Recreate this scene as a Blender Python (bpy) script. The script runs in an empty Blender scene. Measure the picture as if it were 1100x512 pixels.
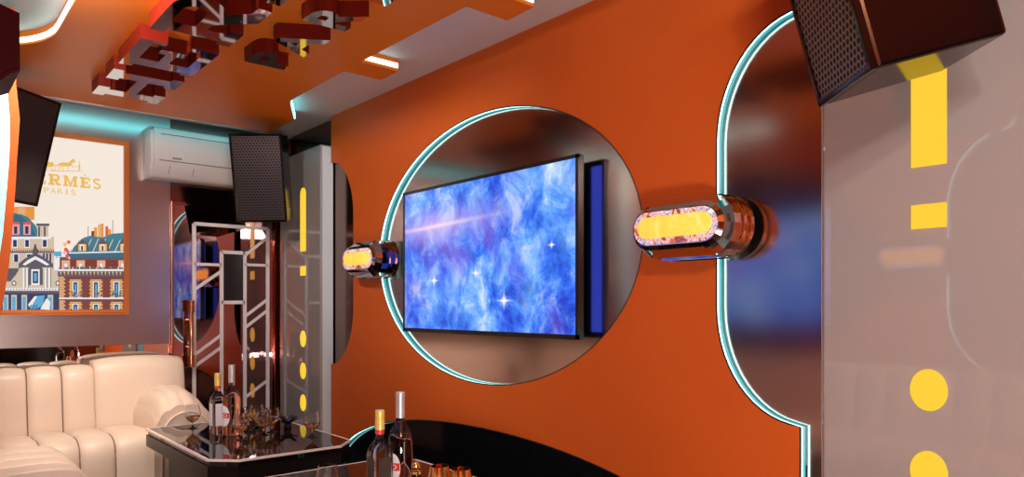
import bpy, bmesh, math, random
from mathutils import Vector, Matrix
from mathutils.geometry import tessellate_polygon
random.seed(4)
SC = bpy.context.scene
COL = SC.collection
R = math.radians

# ------------------------------------------------------------------ camera, world, lights, exposure
cam_d = bpy.data.cameras.new('camera')
cam = bpy.data.objects.new('camera', cam_d); COL.objects.link(cam)
cam_d.sensor_width = 36.0
cam_d.lens = 36.0 * 760.0 / 1100.0
cam_d.shift_y = (328.5 - 256.0) / 1100.0
cam_d.clip_start = 0.05
TH = math.atan2(654.5, 760.0)
SN, CS = math.sin(TH), math.cos(TH)
CAMZ = 1.25
cam.location = (0, 0, CAMZ)
cam.rotation_euler = (R(90), 0, math.atan2(SN, -CS) - R(90))
SC.camera = cam
SC.view_settings.view_transform = 'Standard'
SC.view_settings.look = 'None'
SC.view_settings.gamma = 1.0
SC.view_settings.use_curve_mapping = False
SC.view_settings.exposure = 0.0
world = bpy.data.worlds.new('world'); SC.world = world
world.use_nodes = True
world.node_tree.nodes['Background'].inputs[0].default_value = (0.9, 0.8, 0.75, 1)
world.node_tree.nodes['Background'].inputs[1].default_value = 0.1

def area(name, loc, size, power, color=(1, .9, .82), target=None, sy=None):
    l = bpy.data.lights.new(name, 'AREA'); l.energy = power; l.color = color
    l.shape = 'RECTANGLE'; l.size = size; l.size_y = sy or size
    o = bpy.data.objects.new(name, l); COL.objects.link(o); o.location = loc
    if target:
        o.rotation_euler = (Vector(target) - Vector(loc)).to_track_quat('-Z', 'Y').to_euler()
    return o
def spot(name, loc, target, power, angle, color=(1, .88, .75), rad=.05):
    l = bpy.data.lights.new(name, 'SPOT'); l.energy = power; l.color = color
    l.spot_size = R(angle); l.spot_blend = .7; l.shadow_soft_size = rad
    o = bpy.data.objects.new(name, l); COL.objects.link(o); o.location = loc
    o.rotation_euler = (Vector(target) - Vector(loc)).to_track_quat('-Z', 'Y').to_euler()
    return o
area('ceiling_lamp', (0.85, -0.09, 2.50), 1.1, 66, (1, .95, .92), target=(-1.6, 1.1, 0.9), sy=.24)  # added soft fill out of view, no ceiling fitting there
area('floor_uplight', (0.8, -0.09, 0.35), 1.1, 100, (1, .94, .88), target=(-2.8, .9, 2.5), sy=.24)  # added fill aimed upward to brighten the orange ceiling, no lamp stands here
spot('wallwasher', (0.35, 0.30, 2.50), (-2.1, 2.33, 1.5), 62, 80, (1, .94, .88), rad=.08)  # added spot to brighten the screen wall, no fitting
spot('wallwasher_far', (-3.0, 0.30, 2.50), (-4.5, 2.20, 1.4), 95, 115, (1, .94, .88), rad=.05)  # added unseen spot that lifts the far grey panel and wall end
spot('downlight_back_sofa', (-0.9, 0.80, 2.50), (-2.7, 0.0, 0.6), 70, 60)  # added spot so the opposite sofa back shows pale in the mirrors
spot('downlight_sofa', (-4.25, 0.75, 2.40), (-5.0, 0.55, 0.4), 105, 75)
spot('downlight_sofa_corner', (-3.6, 0.3, 2.50), (-4.1, 0.45, 0.4), 22, 80)
spot('downlight_table', (-2.2, 1.3, 2.45), (-2.3, 1.35, 0.5), 30, 60)

# ------------------------------------------------------------------ camera maths: pixel -> point on a known plane of the room
def _ray(u, v):
    t = (u - 550.0) / 760.0; w = (328.5 - v) / 760.0
    return (-CS + t * SN, SN + t * CS, w)
def onY(u, v, y):
    r = _ray(u, v); Z = y / r[1]; return (r[0] * Z, CAMZ + r[2] * Z)
def onX(u, v, x):
    r = _ray(u, v); Z = x / r[0]; return (r[1] * Z, CAMZ + r[2] * Z)
def onZ(u, v, z):
    r = _ray(u, v); Z = (z - CAMZ) / r[2]; return (r[0] * Z, r[1] * Z)

# ------------------------------------------------------------------ materials
def mat(name, color=(.8, .8, .8), rough=.5, metal=0.0, ior=None, trans=0.0, emit=None, estr=1.0, coat=0.0, spec=None):
    m = bpy.data.materials.new(name); m.use_nodes = True
    b = m.node_tree.nodes['Principled BSDF']
    b.inputs['Base Color'].default_value = (*color, 1)
    b.inputs['Roughness'].default_value = rough
    b.inputs['Metallic'].default_value = metal
    if ior: b.inputs['IOR'].default_value = ior
    b.inputs['Transmission Weight'].default_value = trans
    b.inputs['Coat Weight'].default_value = coat
    if spec is not None: b.inputs['Specular IOR Level'].default_value = spec
    if emit:
        b.inputs['Emission Color'].default_value = (*emit, 1)
        b.inputs['Emission Strength'].default_value = estr
    return m
class N:
    """small node-tree writer"""
    def __init__(s, m):
        s.t = m.node_tree; s.b = s.t.nodes['Principled BSDF']
    def new(s, typ, **kw):
        n = s.t.nodes.new(typ)
        for k, v in kw.items(): setattr(n, k, v)
        return n
    def lk(s, a, b): s.t.links.new(a, b)
    def math(s, op, a, b=None, c=None):
        n = s.new('ShaderNodeMath', operation=op)
        for i, v in enumerate((a, b, c)):
            if v is None: continue
            if isinstance(v, (int, float)): n.inputs[i].default_value = v
            else: s.lk(v, n.inputs[i])
        return n.outputs[0]
    def noise(s, vec, scale, detail=4, rough=.5, dist=0.0):
        n = s.new('ShaderNodeTexNoise'); n.inputs['Scale'].default_value = scale
        n.inputs['Detail'].default_value = detail; n.inputs['Roughness'].default_value = rough
        n.inputs['Distortion'].default_value = dist
        if vec is not None: s.lk(vec, n.inputs['Vector'])
        return n
    def ramp(s, fac, stops):
        n = s.new('ShaderNodeValToRGB'); e = n.color_ramp.elements
        while len(e) < len(stops): e.new(.5)
        for i, (p, c) in enumerate(stops):
            e[i].position = p; e[i].color = (*c, 1)
        s.lk(fac, n.inputs[0]); return n.outputs[0]
    def mix(s, fac, a, b, blend='MIX'):
        n = s.new('ShaderNodeMix', data_type='RGBA', blend_type=blend)
        for i, v in ((0, fac), (6, a), (7, b)):
            if isinstance(v, (int, float)): n.inputs[i].default_value = v
            elif isinstance(v, tuple): n.inputs[i].default_value = (*v, 1)
            else: s.lk(v, n.inputs[i])
        return n.outputs[2]
def paint(name, color, rough, var=.05, scale=3.0, bump=.0, **kw):
    m = mat(name, color, rough, **kw); n = N(m)
    co = n.new('ShaderNodeTexCoord').outputs['Object']
    nz = n.noise(co, scale, 5)
    c = n.ramp(nz.outputs[0], [(.3, tuple(x * (1 - var) for x in color)), (.7, tuple(min(1, x * (1 + var)) for x in color))])
    n.lk(c, n.b.inputs['Base Color'])
    if bump:
        n2 = n.noise(co, 220, 2); bp = n.new('ShaderNodeBump'); bp.inputs['Strength'].default_value = bump
        bp.inputs['Distance'].default_value = .001
        n.lk(n2.outputs[0], bp.inputs['Height']); n.lk(bp.outputs[0], n.b.inputs['Normal'])
    return m
M = {}
M['orange'] = paint('orange_wall_paint', (.58, .103, .014), .5, .04, 1.5, .1, spec=.15)
M['orange_ceiling'] = paint('orange_ceiling_paint', (.78, .18, .014), .35, .04, 1.5, spec=.15)
M['white_ceiling'] = paint('white_ceiling_paint', (.62, .54, .52), .6, .03, 2)
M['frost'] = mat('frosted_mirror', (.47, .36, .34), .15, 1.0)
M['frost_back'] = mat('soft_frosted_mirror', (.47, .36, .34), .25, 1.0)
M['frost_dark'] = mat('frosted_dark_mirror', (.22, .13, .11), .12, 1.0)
M['clear'] = mat('clear_mirror', (.72, .66, .62), .01, 1.0)
M['door_glass'] = mat('smoked_mirror_glass', (.40, .245, .245), .015, 1.0)
M['black_gloss'] = mat('black_gloss_panel', (.004, .004, .005), .10, coat=.3)
M['table_black'] = mat('black_table_glass', (.008, .006, .006), .02, ior=1.55)
M['table_side'] = mat('black_lacquer', (.010, .007, .006), .3, spec=.15)
M['table_edge'] = mat('pale_polished_edge', (.92, .80, .70), .3)
M['trim_black'] = mat('black_trim', (.008, .01, .01), .4)
M['led'] = mat('cyan_led', (.5, .9, .9), .4, emit=(.55, 1.0, .98), estr=3.6)
M['glow'] = mat('cyan_glow_strip', (.1, .3, .3), .4, emit=(.035, .36, .42), estr=1.0)  # emissive colour stands in for the led's blurred reflection in the mirror
M['led_soft'] = mat('cyan_led_soft', (.5, .9, .9), .4, emit=(.12, .75, .85), estr=5.0)
M['pillar'] = paint('glossy_greige_panel', (.32, .285, .27), .03, .02, 1.2, ior=1.95)
M['pillar_side'] = mat('pale_aluminium_edge', (.68, .76, .78), .35)  # led glow on the pillar side put into the colour as pale cyan
M['yellow'] = mat('yellow_light_strip', (.0, .0, .0), .4, spec=.3, emit=(1.0, .63, .042), estr=1.0)
M['chrome'] = mat('chrome', (.58, .54, .52), .04, 1.0)
M['letter_mirror'] = mat('mirror_letter_face', (.62, .55, .55), .03, 1.0)
M['letter_side'] = mat('dark_red_letter_side', (.15, .008, .003), .4, spec=.2)
M['copper'] = mat('copper_metal', (.86, .38, .20), .18, 1.0)
M['bronze'] = mat('bronze_gloss_trim', (.42, .14, .08), .12, 1.0)
M['tv_black'] = mat('black_tv_plastic', (.012, .01, .01), .25)
M['ac'] = paint('white_ac_plastic', (.62, .56, .54), .35, .02, 2)
M['ac_line'] = mat('dark_seam', (.10, .08, .08), .6)
M['spk'] = mat('black_speaker_cabinet', (.005, .002, .002), .14, spec=.2)
M['spk'].node_tree.nodes['Principled BSDF'].inputs['Specular Tint'].default_value = (1, .5, .28, 1)
M['spk'].node_tree.nodes['Principled BSDF'].inputs['Specular IOR Level'].default_value = .45
M['spk_red'] = mat('dark_red_lacquer', (.035, .0005, .0005), .5, spec=.05)
M['lattice'] = mat('pale_lattice_metal', (.80, .72, .72), .5)
M['leather'] = paint('cream_leather', (.76, .59, .46), .40, .03, 4, .15)
M['seam'] = mat('dark_leather_seam', (.16, .10, .07), .6)
M['frame_orange'] = mat('orange_copper_frame', (.62, .17, .035), .3, .35)
M['floor'] = None
M['glass'] = mat('clear_glass', (.95, .95, .95), .0, ior=1.45, trans=1.0)
M['rose'] = mat('rose_wine_glass', (.85, .42, .32), .0, ior=1.40, trans=1.0)
M['spirit'] = mat('clear_spirit_bottle_glass', (.80, .74, .72), .02, ior=1.40, trans=1.0)
M['amber'] = mat('amber_liquor', (.85, .48, .12), .0, ior=1.36, trans=1.0)
M['cap_yellow'] = mat('yellow_cap', (.80, .55, .12), .35, .3)
M['cap_silver'] = mat('silver_foil_cap', (.55, .50, .49), .35, .5)
M['cap_top'] = mat('pale_cap_top', (.85, .75, .65), .4)
M['red'] = mat('red_print', (.60, .03, .03), .4)
M['label'] = mat('white_label', (.72, .70, .72), .5)
M['label_dark'] = mat('dark_brown_label', (.05, .035, .03), .4)
M['gold'] = mat('gold_metal', (.90, .60, .22), .12, 1.0)
M['rosedark'] = mat('black_petal', (.01, .008, .01), .5)
M['emblem'] = mat('small_print_grey', (.12, .12, .13), .5)
# dark polished floor
m = mat('dark_marble_floor', (.03, .022, .02), .08); n = N(m)
co = n.new('ShaderNodeTexCoord').outputs['Object']
nz = n.noise(co, 2.2, 8, .6, 1.5)
n.lk(n.ramp(nz.outputs[0], [(.45, (.012, .010, .010)), (.52, (.06, .045, .04)), (.58, (.015, .012, .012))]), n.b.inputs['Base Color'])
M['floor'] = m
# perforated grille: hexagonal field of round holes (local y/z plane)
def grille(name, pitch, metal_col, hole_r=.33):
    m = mat(name, metal_col, .34, .85); n = N(m)
    co = n.new('ShaderNodeTexCoord').outputs['Object']
    s = n.new('ShaderNodeSeparateXYZ'); n.lk(co, s.inputs[0])
    y = n.math('MULTIPLY', s.outputs[1], 1 / pitch); z = n.math('MULTIPLY', s.outputs[2], 1 / (pitch * 1.732))
    def cell(oy, oz):
        a = n.math('SUBTRACT', n.math('FRACT', n.math('ADD', y, 50 + oy)), .5)
        b = n.math('MULTIPLY', n.math('SUBTRACT', n.math('FRACT', n.math('ADD', z, 50 + oz)), .5), 1.732)
        return n.math('SQRT', n.math('ADD', n.math('MULTIPLY', a, a), n.math('MULTIPLY', b, b)))
    d = n.math('MINIMUM', cell(0, 0), cell(.5, .5))
    hole = n.math('LESS_THAN', d, hole_r)
    n.lk(n.mix(hole, metal_col, (.003, .002, .002)), n.b.inputs['Base Color'])
    n.lk(n.math('SUBTRACT', .85, n.math('MULTIPLY', hole, .85)), n.b.inputs['Metallic'])
    n.lk(n.math('ADD', .34, n.math('MULTIPLY', hole, .5)), n.b.inputs['Roughness'])
    return m
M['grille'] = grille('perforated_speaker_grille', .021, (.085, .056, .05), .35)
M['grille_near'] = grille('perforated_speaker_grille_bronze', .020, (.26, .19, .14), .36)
# nebula on the tv screen (local x/z plane)
def nebula():
    m = mat('nebula_screen', (0, 0, 0), .25); n = N(m)
    co = n.new('ShaderNodeTexCoord').outputs['Object']
    mp = n.new('ShaderNodeMapping'); mp.inputs['Scale'].default_value = (1.05, 1, .95)
    mp.inputs['Rotation'].default_value = (0, R(25), 0); n.lk(co, mp.inputs[0]); v = mp.outputs[0]
    a = n.noise(v, 2.4, 12, .66, .25).outputs[0]
    b = n.noise(v, 4.5, 14, .74, .5).outputs[0]
    mp2 = n.new('ShaderNodeMapping'); mp2.inputs['Location'].default_value = (3.1, 0, 1.7); n.lk(v, mp2.inputs[0])
    c = n.noise(mp2.outputs[0], 2.0, 8, .6, .4).outputs[0]
    base = n.ramp(a, [(.34, (.012, .02, .40)), (.44, (.015, .09, .85)), (.50, (.04, .22, 1.0)), (.58, (.16, .48, 1.0)), (.70, (.70, .85, 1.0))])
    fil = n.ramp(b, [(.40, (.02, .02, .42)), (.48, (.05, .20, .95)), (.55, (.28, .52, 1.0)), (.63, (.95, .95, 1.0))])
    col = n.mix(.48, base, fil)
    pur = n.ramp(c, [(.52, (0, 0, 0)), (.70, (.6, .6, .6))])
    col = n.mix(pur, col, n.mix(.5, col, (.62, .30, .82)))
    s = n.new('ShaderNodeSeparateXYZ'); n.lk(co, s.inputs[0])
    x, z = s.outputs[0], s.outputs[2]
    # pink light streak, tilted gently across the left of the picture
    dz = n.math('SUBTRACT', z, n.math('ADD', .185, n.math('MULTIPLY', n.math('ADD', x, .4), .03)))
    st = n.math('POWER', 2.718, n.math('MULTIPLY', n.math('MULTIPLY', dz, dz), -7000.0))
    dx = n.math('ADD', x, .38)
    st = n.math('MULTIPLY', st, n.math('POWER', 2.718, n.math('MULTIPLY', n.math('MULTIPLY', dx, dx), -7.0)))
    wide = n.math('POWER', 2.718, n.math('ADD', n.math('MULTIPLY', n.math('MULTIPLY', dz, dz), -150.0), n.math('MULTIPLY', n.math('MULTIPLY', dx, dx), -10.0)))
    col = n.mix(n.math('MULTIPLY', wide, .55), col, (.85, .52, .85))
    col = n.mix(n.math('MULTIPLY', st, .8), col, (1, .72, .86))
    def star(cx, cz, k):
        ax = n.math('SUBTRACT', x, cx); az = n.math('SUBTRACT', z, cz)
        ax2 = n.math('MULTIPLY', ax, ax); az2 = n.math('MULTIPLY', az, az)
        core = n.math('POWER', 2.718, n.math('MULTIPLY', n.math('ADD', ax2, az2), -3500.0 / k))
        h = n.math('POWER', 2.718, n.math('ADD', n.math('MULTIPLY', ax2, -500.0 / k), n.math('MULTIPLY', az2, -60000.0)))
        vv = n.math('POWER', 2.718, n.math('ADD', n.math('MULTIPLY', az2, -900.0 / k), n.math('MULTIPLY', ax2, -60000.0)))
        return n.math('MINIMUM', n.math('ADD', core, n.math('ADD', h, vv)), 1.0)
    for cx, cz, k in ((.21, -.235, 1.0), (-.02, -.09, .35), (-.40, -.12, .5), (.55, .02, .15)):
        col = n.mix(star(cx, cz, k), col, (1, .97, 1))
    n.lk(col, n.b.inputs['Emission Color']); n.b.inputs['Emission Strength'].default_value = 1.0
    return m
M['nebula'] = nebula()
M['blue_glow'] = mat('blue_backlight', (0, 0, 0), .5, emit=(.05, .10, .95), estr=1.1)
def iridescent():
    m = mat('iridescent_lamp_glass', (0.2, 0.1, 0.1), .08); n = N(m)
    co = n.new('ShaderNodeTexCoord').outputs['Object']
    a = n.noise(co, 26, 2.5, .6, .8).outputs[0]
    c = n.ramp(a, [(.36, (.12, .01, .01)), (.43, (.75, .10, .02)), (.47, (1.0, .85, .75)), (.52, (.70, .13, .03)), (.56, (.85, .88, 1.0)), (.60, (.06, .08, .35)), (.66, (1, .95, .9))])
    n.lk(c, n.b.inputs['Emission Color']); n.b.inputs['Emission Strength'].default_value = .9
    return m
M['irid'] = iridescent()
def amberlit():
    m = mat('amber_lamp_light', (.9, .5, .1), .3); n = N(m)
    co = n.new('ShaderNodeTexCoord').outputs['Object']
    a = n.noise(co, 14, 6, .6, 1.0).outputs[0]
    n.lk(n.ramp(a, [(.35, (.95, .37, .02)), (.55, (1.0, .43, .03)), (.72, (1.0, .58, .22))]), n.b.inputs['Emission Color'])
    n.b.inputs['Emission Strength'].default_value = 1.0
    return m
M['amberlit'] = amberlit()

# ------------------------------------------------------------------ object helpers
def wloc(o):
    v = Vector((0, 0, 0))
    while o: v += o.location; o = o.parent
    return v
def link(name, me, parent=None):
    o = bpy.data.objects.new(name, me); COL.objects.link(o)
    if parent: o.parent = parent
    return o
def tag(o, label=None, cat=None, group=None, kind=None):
    for k, v in (('label', label), ('category', cat), ('group', group), ('kind', kind)):
        if v: o[k] = v
    return o
def thing(name, loc, label, cat, group=None):
    o = bpy.data.objects.new(name, None); COL.objects.link(o); o.location = loc; o.empty_display_size = .05
    return tag(o, label, cat, group)
def obj(name, bm, mats, parent=None, smooth=False, angle=None):
    """links a bmesh built in world coordinates as ONE mesh object under parent"""
    off = wloc(parent)
    if off.length: bmesh.ops.translate(bm, verts=bm.verts, vec=-off)
    bmesh.ops.recalc_face_normals(bm, faces=bm.faces)
    me = bpy.data.meshes.new(name); bm.to_mesh(me); bm.free()
    if not isinstance(mats, (list, tuple)): mats = [mats]
    for x in mats: me.materials.append(x)
    if smooth:
        for p in me.polygons: p.use_smooth = True
        if angle: me.set_sharp_from_angle(angle=R(angle))
    return link(name, me, parent)
def struct(name, bm, m, parent=None, **k):
    o = obj(name, bm, m, parent, **k)
    if not parent: o['kind'] = 'structure'
    return o
def copy_tree(o, parent=None, labels=None):
    c = o.copy(); COL.objects.link(c); c.parent = parent
    for ch in [x for x in COL.objects if x.parent == o]: copy_tree(ch, c)
    return c
def BM(): return bmesh.new()
def box(bm, a, b, bevel=0.0, seg=2, mi=0, mtx=None):
    r = bmesh.ops.create_cube(bm, size=1.0)
    vs = r['verts']
    for v in vs:
        v.co = Vector([a[i] + (v.co[i] + .5) * (b[i] - a[i]) for i in range(3)])
    fs = list({f for v in vs for f in v.link_faces})
    if bevel:
        es = list({e for v in vs for e in v.link_edges})
        rr = bmesh.ops.bevel(bm, geom=es, offset=bevel, segments=seg, affect='EDGES', profile=.5)
        fs = list(set([f for f in fs if f.is_valid] + rr['faces']))
        vs = list({v for f in fs for v in f.verts})
    for f in fs: f.material_index = mi
    if mtx: bmesh.ops.transform(bm, matrix=mtx, verts=vs)
    return vs
def prism(bm, loops, d0, d1, mp, mi=0, mi0=None, mi1=None):
    """extrudes a flat outline (first loop) with holes (others) between depths d0 and d1; mp(u, v, d) gives the point"""
    flat = [p for l in loops for p in l]
    tris = tessellate_polygon([[Vector((p[0], p[1], 0)) for p in l] for l in loops])
    V0 = [bm.verts.new(mp(p[0], p[1], d0)) for p in flat]
    V1 = [bm.verts.new(mp(p[0], p[1], d1)) for p in flat]
    for t in tris:
        try:
            f = bm.faces.new([V0[i] for i in t]); f.material_index = mi if mi0 is None else mi0
            f = bm.faces.new([V1[i] for i in reversed(t)]); f.material_index = mi if mi1 is None else mi1
        except ValueError: pass
    k = 0
    for l in loops:
        n_ = len(l)
        for i in range(n_):
            a, b = k + i, k + (i + 1) % n_
            f = bm.faces.new((V0[a], V0[b], V1[b], V1[a])); f.material_index = mi
        k += n_
def lathe(bm, prof, c=(0, 0, 0), seg=24, mi=0, closed=False, sx=1, sy=1, axis='z'):
    rings = []
    for r, z in prof:
        if r < 1e-6: rings.append([bm.verts.new((c[0], c[1], c[2] + z))]); continue
        rings.append([bm.verts.new((c[0] + sx * r * math.cos(2 * math.pi * i / seg), c[1] + sy * r * math.sin(2 * math.pi * i / seg), c[2] + z)) for i in range(seg)])
    prs = list(zip(rings, rings[1:])) + ([(rings[-1], rings[0])] if closed else [])
    for a, b in prs:
        for i in range(seg):
            j = (i + 1) % seg
            if len(a) == 1 and len(b) == 1: continue
            if len(a) == 1: q = (a[0], b[i], b[j])
            elif len(b) == 1: q = (a[i], a[j], b[0])
            else: q = (a[i], a[j], b[j], b[i])
            f = bm.faces.new(q); f.material_index = mi
def tube(bm, pts, r, seg=10, mi=0):
    pts = [Vector(p) for p in pts]; rings = []
    for i, p in enumerate(pts):
        d = (pts[min(i + 1, len(pts) - 1)] - pts[max(i - 1, 0)]).normalized()
        a = d.orthogonal().normalized() if abs(d.z) < .99 else Vector((1, 0, 0))
        if abs(d.z) < .99: a = d.cross(Vector((0, 0, 1))).normalized()
        b = d.cross(a)
        rings.append([bm.verts.new(p + a * r * math.cos(2 * math.pi * k / seg) + b * r * math.sin(2 * math.pi * k / seg)) for k in range(seg)])
    for A, B in zip(rings, rings[1:]):
        for k in range(seg):
            bm.faces.new((A[k], A[(k + 1) % seg], B[(k + 1) % seg], B[k])).material_index = mi
    for q in (rings[0], rings[-1]): bm.faces.new(q).material_index = mi
def bar2(bm, p, q, w, x0, x1):
    """flat bar between two (y, z) points on the back wall, width w, from x0 to x1"""
    p, q = Vector(p), Vector(q); d = (q - p).normalized(); nn = Vector((-d.y, d.x)) * w / 2
    lp = [p + nn, q + nn, q - nn, p - nn]
    prism(bm, [[(a.x, a.y) for a in lp]], x0, x1, lambda u, v, d_: (d_, u, v))
def stadium(cx, cy, hw, r, k=18):
    pts = []
    for i in range(k + 1):
        a = -math.pi / 2 + math.pi * i / k; pts.append((cx + hw - r + r * math.cos(a), cy + r * math.sin(a)))
    for i in range(k + 1):
        a = math.pi / 2 + math.pi * i / k; pts.append((cx - hw + r + r * math.cos(a), cy + r * math.sin(a)))
    return pts
def ribbon(bm, path, w, d0, d1, mp, closed=True, mi=0):
    """strip of thickness w following a flat path to its left side, between depths d0 and d1"""
    n_ = len(path); P = [Vector(p) for p in path]; off = []
    for i in range(n_):
        a = P[i - 1] if (closed or i) else P[0]; b = P[(i + 1) % n_] if (closed or i < n_ - 1) else P[-1]
        d = (b - a).normalized(); off.append(P[i] + Vector((-d.y, d.x)) * w)
    rows = [[bm.verts.new(mp(q.x, q.y, d)) for q in lst] for lst, d in ((P, d0), (P, d1), (off, d1), (off, d0))]
    rng = range(n_ if closed else n_ - 1)
    for i in rng:
        j = (i + 1) % n_
        for a in range(4):
            A, B = rows[a], rows[(a + 1) % 4]
            bm.faces.new((A[i], A[j], B[j], B[i])).material_index = mi
    if not closed:
        for i in (0, n_ - 1): bm.faces.new([r_[i] for r_ in rows]).material_index = mi

# ------------------------------------------------------------------ the room shell
YW, YO = 2.33, -0.25          # faces of the screen wall and of the wall opposite
XB, XF = -5.56, 1.40          # back wall, wall behind the view
ZC, ZB = 2.61, 2.54           # white ceiling, underside of the orange ceiling board
XM = -2.945                   # middle of the wall design
b = BM(); box(b, (XB - .1, YO - .3, -.05), (XF + .1, YW + .3, 0)); struct('floor', b, M['floor'])
b = BM(); box(b, (XB - .1, YO - .3, ZC), (XF + .1, YW + .3, ZC + .05)); struct('ceiling', b, M['white_ceiling'])
b = BM(); box(b, (XB - .1, YO - .3, 0), (XB, YW + .3, ZC)); struct('wall_back', b, M['bronze'])
b = BM(); box(b, (XF, YO - .3, 0), (XF + .1, YW + .3, ZC)); struct('wall_front', b, M['frost_dark'])
b = BM(); box(b, (XB, YW + .10, 0), (XF, YW + .2, ZC)); struct('wall_right', b, M['trim_black'])
b = BM(); box(b, (XB, YO - .2, 0), (XF, YO - .10, ZC)); struct('wall_left', b, M['trim_black'])

# orange board outline with bites, shared by the two long walls
def arc_bite():
    """right edge of the board from the floor up: the mirror's bulge"""
    pts = [(-1.195, .0)]
    a, bb, zc = .33, .41, 1.556
    z0, z1 = .835, 2.277
    for i in range(15):
        t = math.pi / 2 * i / 14
        pts.append((-1.195 - a * math.sin(t), z0 + bb - bb * math.cos(t)))
    for i in range(15):
        t = math.pi / 2 * i / 14
        pts.append((-1.195 - a * math.cos(t), z1 - bb + bb * math.sin(t)))
    pts.append((-1.195, ZC))
    return pts
right_edge = arc_bite()
left_edge = [(2 * XM - x, z) for x, z in right_edge]
AW, AH, AP = 1.73, .605, 2.15
def arch():
    pts = []
    for i in range(49):
        t = math.pi * i / 48; c_, s_ = math.cos(t), math.sin(t)
        pts.append((XM + .09 * 0 - AW * math.copysign(abs(c_) ** (2 / AP), c_), AH * abs(s_) ** (2 / AP)))
    return pts
arch_pts = arch()              # from left foot over the top to the right foot
pill = [(-2.943 + 1.076 * math.cos(R(a)), 1.556 + .722 * math.sin(R(a))) for a in range(-90, 270, 4)]
for side, y0, y1, nm in ((1, YW, YW + .02, 'wall_right'), (-1, YO - .02, YO, 'wall_left')):
    outer = [(x, z) for x, z in right_edge] + [(x, z) for x, z in reversed(left_edge)] + arch_pts[0:]
    outer = [(x, max(z, 0)) for x, z in outer]
    b = BM(); prism(b, [outer, pill], y0, y1, lambda u, v, d: (u, d, v))
    o = struct('wall_right_panel' if side > 0 else 'wall_left_panel', b, M['orange'])

def mirror_unit(side, kind, label, dark=False):
    """mirror set behind an opening of the board, with a black lip and a led strip on the lip"""
    yf = YW if side > 0 else YO
    D = lambda d: yf + side * d
    mp = lambda u, v, d: (u, D(d), v)
    if kind == 'pill': path, closed = pill, True; cen = (-2.943, 1.556)
    elif kind == 'right': path, closed = right_edge, False; cen = (-1.2, 1.55)
    elif kind == 'left': path, closed = list(reversed(left_edge)), False; cen = (-4.7, 1.55)
    else: path, closed = list(reversed(arch_pts)), False; cen = (XM, 0)
    t = thing('black_niche_panel' if kind == 'arch' else 'wall_mirror', (cen[0], D(.06), cen[1]), label, 'wall panel' if kind == 'arch' else 'mirror')
    b = BM()
    if kind == 'pill': prism(b, [[(-2.943 + 1.10 * math.cos(R(a)), 1.556 + .745 * math.sin(R(a))) for a in range(-90, 270, 4)]], .034, .042, mp)
    elif kind == 'arch': box(b, (XM - 1.76, min(D(.034), D(.042)), .01), (XM + 1.76, max(D(.034), D(.042)), .66))
    elif kind == 'right': box(b, (-1.56, min(D(.034), D(.042)), .70), (-1.00, max(D(.034), D(.042)), ZC - .01))
    else: box(b, (-5.52, min(D(.034), D(.042)), .70), (-4.34, max(D(.034), D(.042)), ZC - .01))
    if kind in ('right', 'left'):
        x0, x1 = (-1.185, -1.00) if kind == 'right' else (-5.52, -4.72)
        box(b, (x0, min(D(.034), D(.042)), .01), (x1, max(D(.034), D(.042)), .70))
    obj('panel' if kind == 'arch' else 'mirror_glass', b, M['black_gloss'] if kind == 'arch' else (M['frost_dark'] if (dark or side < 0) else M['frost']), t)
    b = BM(); ribbon(b, path, .003, 0.003, .0335, mp, closed); ribbon(b, path, .0058, .0003, .0032, mp, closed); obj('lip', b, M['trim_black'], t)
    path2 = []
    n_ = len(path)
    for i in range(n_):
        a = Vector(path[i - 1] if (closed or i) else path[0]); c_ = Vector(path[(i + 1) % n_] if (closed or i < n_ - 1) else path[-1])
        d = (c_ - a).normalized(); path2.append(tuple(Vector(path[i]) + Vector((-d.y, d.x)) * .003))
    b = BM(); ribbon(b, path2, .002, .0035, .0130, mp, closed); obj('led_strip', b, M['led'], t)
    b = BM(); ribbon(b, path2, .002, .0180, .0325, mp, closed); obj('glow_strip', b, M['glow'], t)  # cyan halo of the led strip, added as a glowing band
    return t
# the paths above run so that their left side is the inside of the opening
def left_ok(path): return path
right_edge = list(reversed(right_edge)); 
mirror_unit(1, 'pill', 'frosted pill-shaped mirror glowing cyan, behind the big television')
left_edge_keep = left_edge
left_edge = left_edge
mirror_unit(1, 'right', 'tall frosted mirror with cyan edge light, between orange wall and right grey panel')
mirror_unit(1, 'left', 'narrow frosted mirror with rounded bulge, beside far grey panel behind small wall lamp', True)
mirror_unit(1, 'arch', 'low black gloss arch panel at the foot of the orange television wall')
mirror_unit(-1, 'pill', 'frosted pill-shaped mirror on the orange wall opposite the seating, seen in reflection')
mirror_unit(-1, 'right', 'tall frosted mirror with cyan edge on the opposite wall, near end, seen in reflection')
mirror_unit(-1, 'left', 'tall frosted mirror with cyan edge on the opposite wall, poster end, seen in reflection')
mirror_unit(-1, 'arch', 'low black arch panel on the opposite wall behind the sofa')

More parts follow.
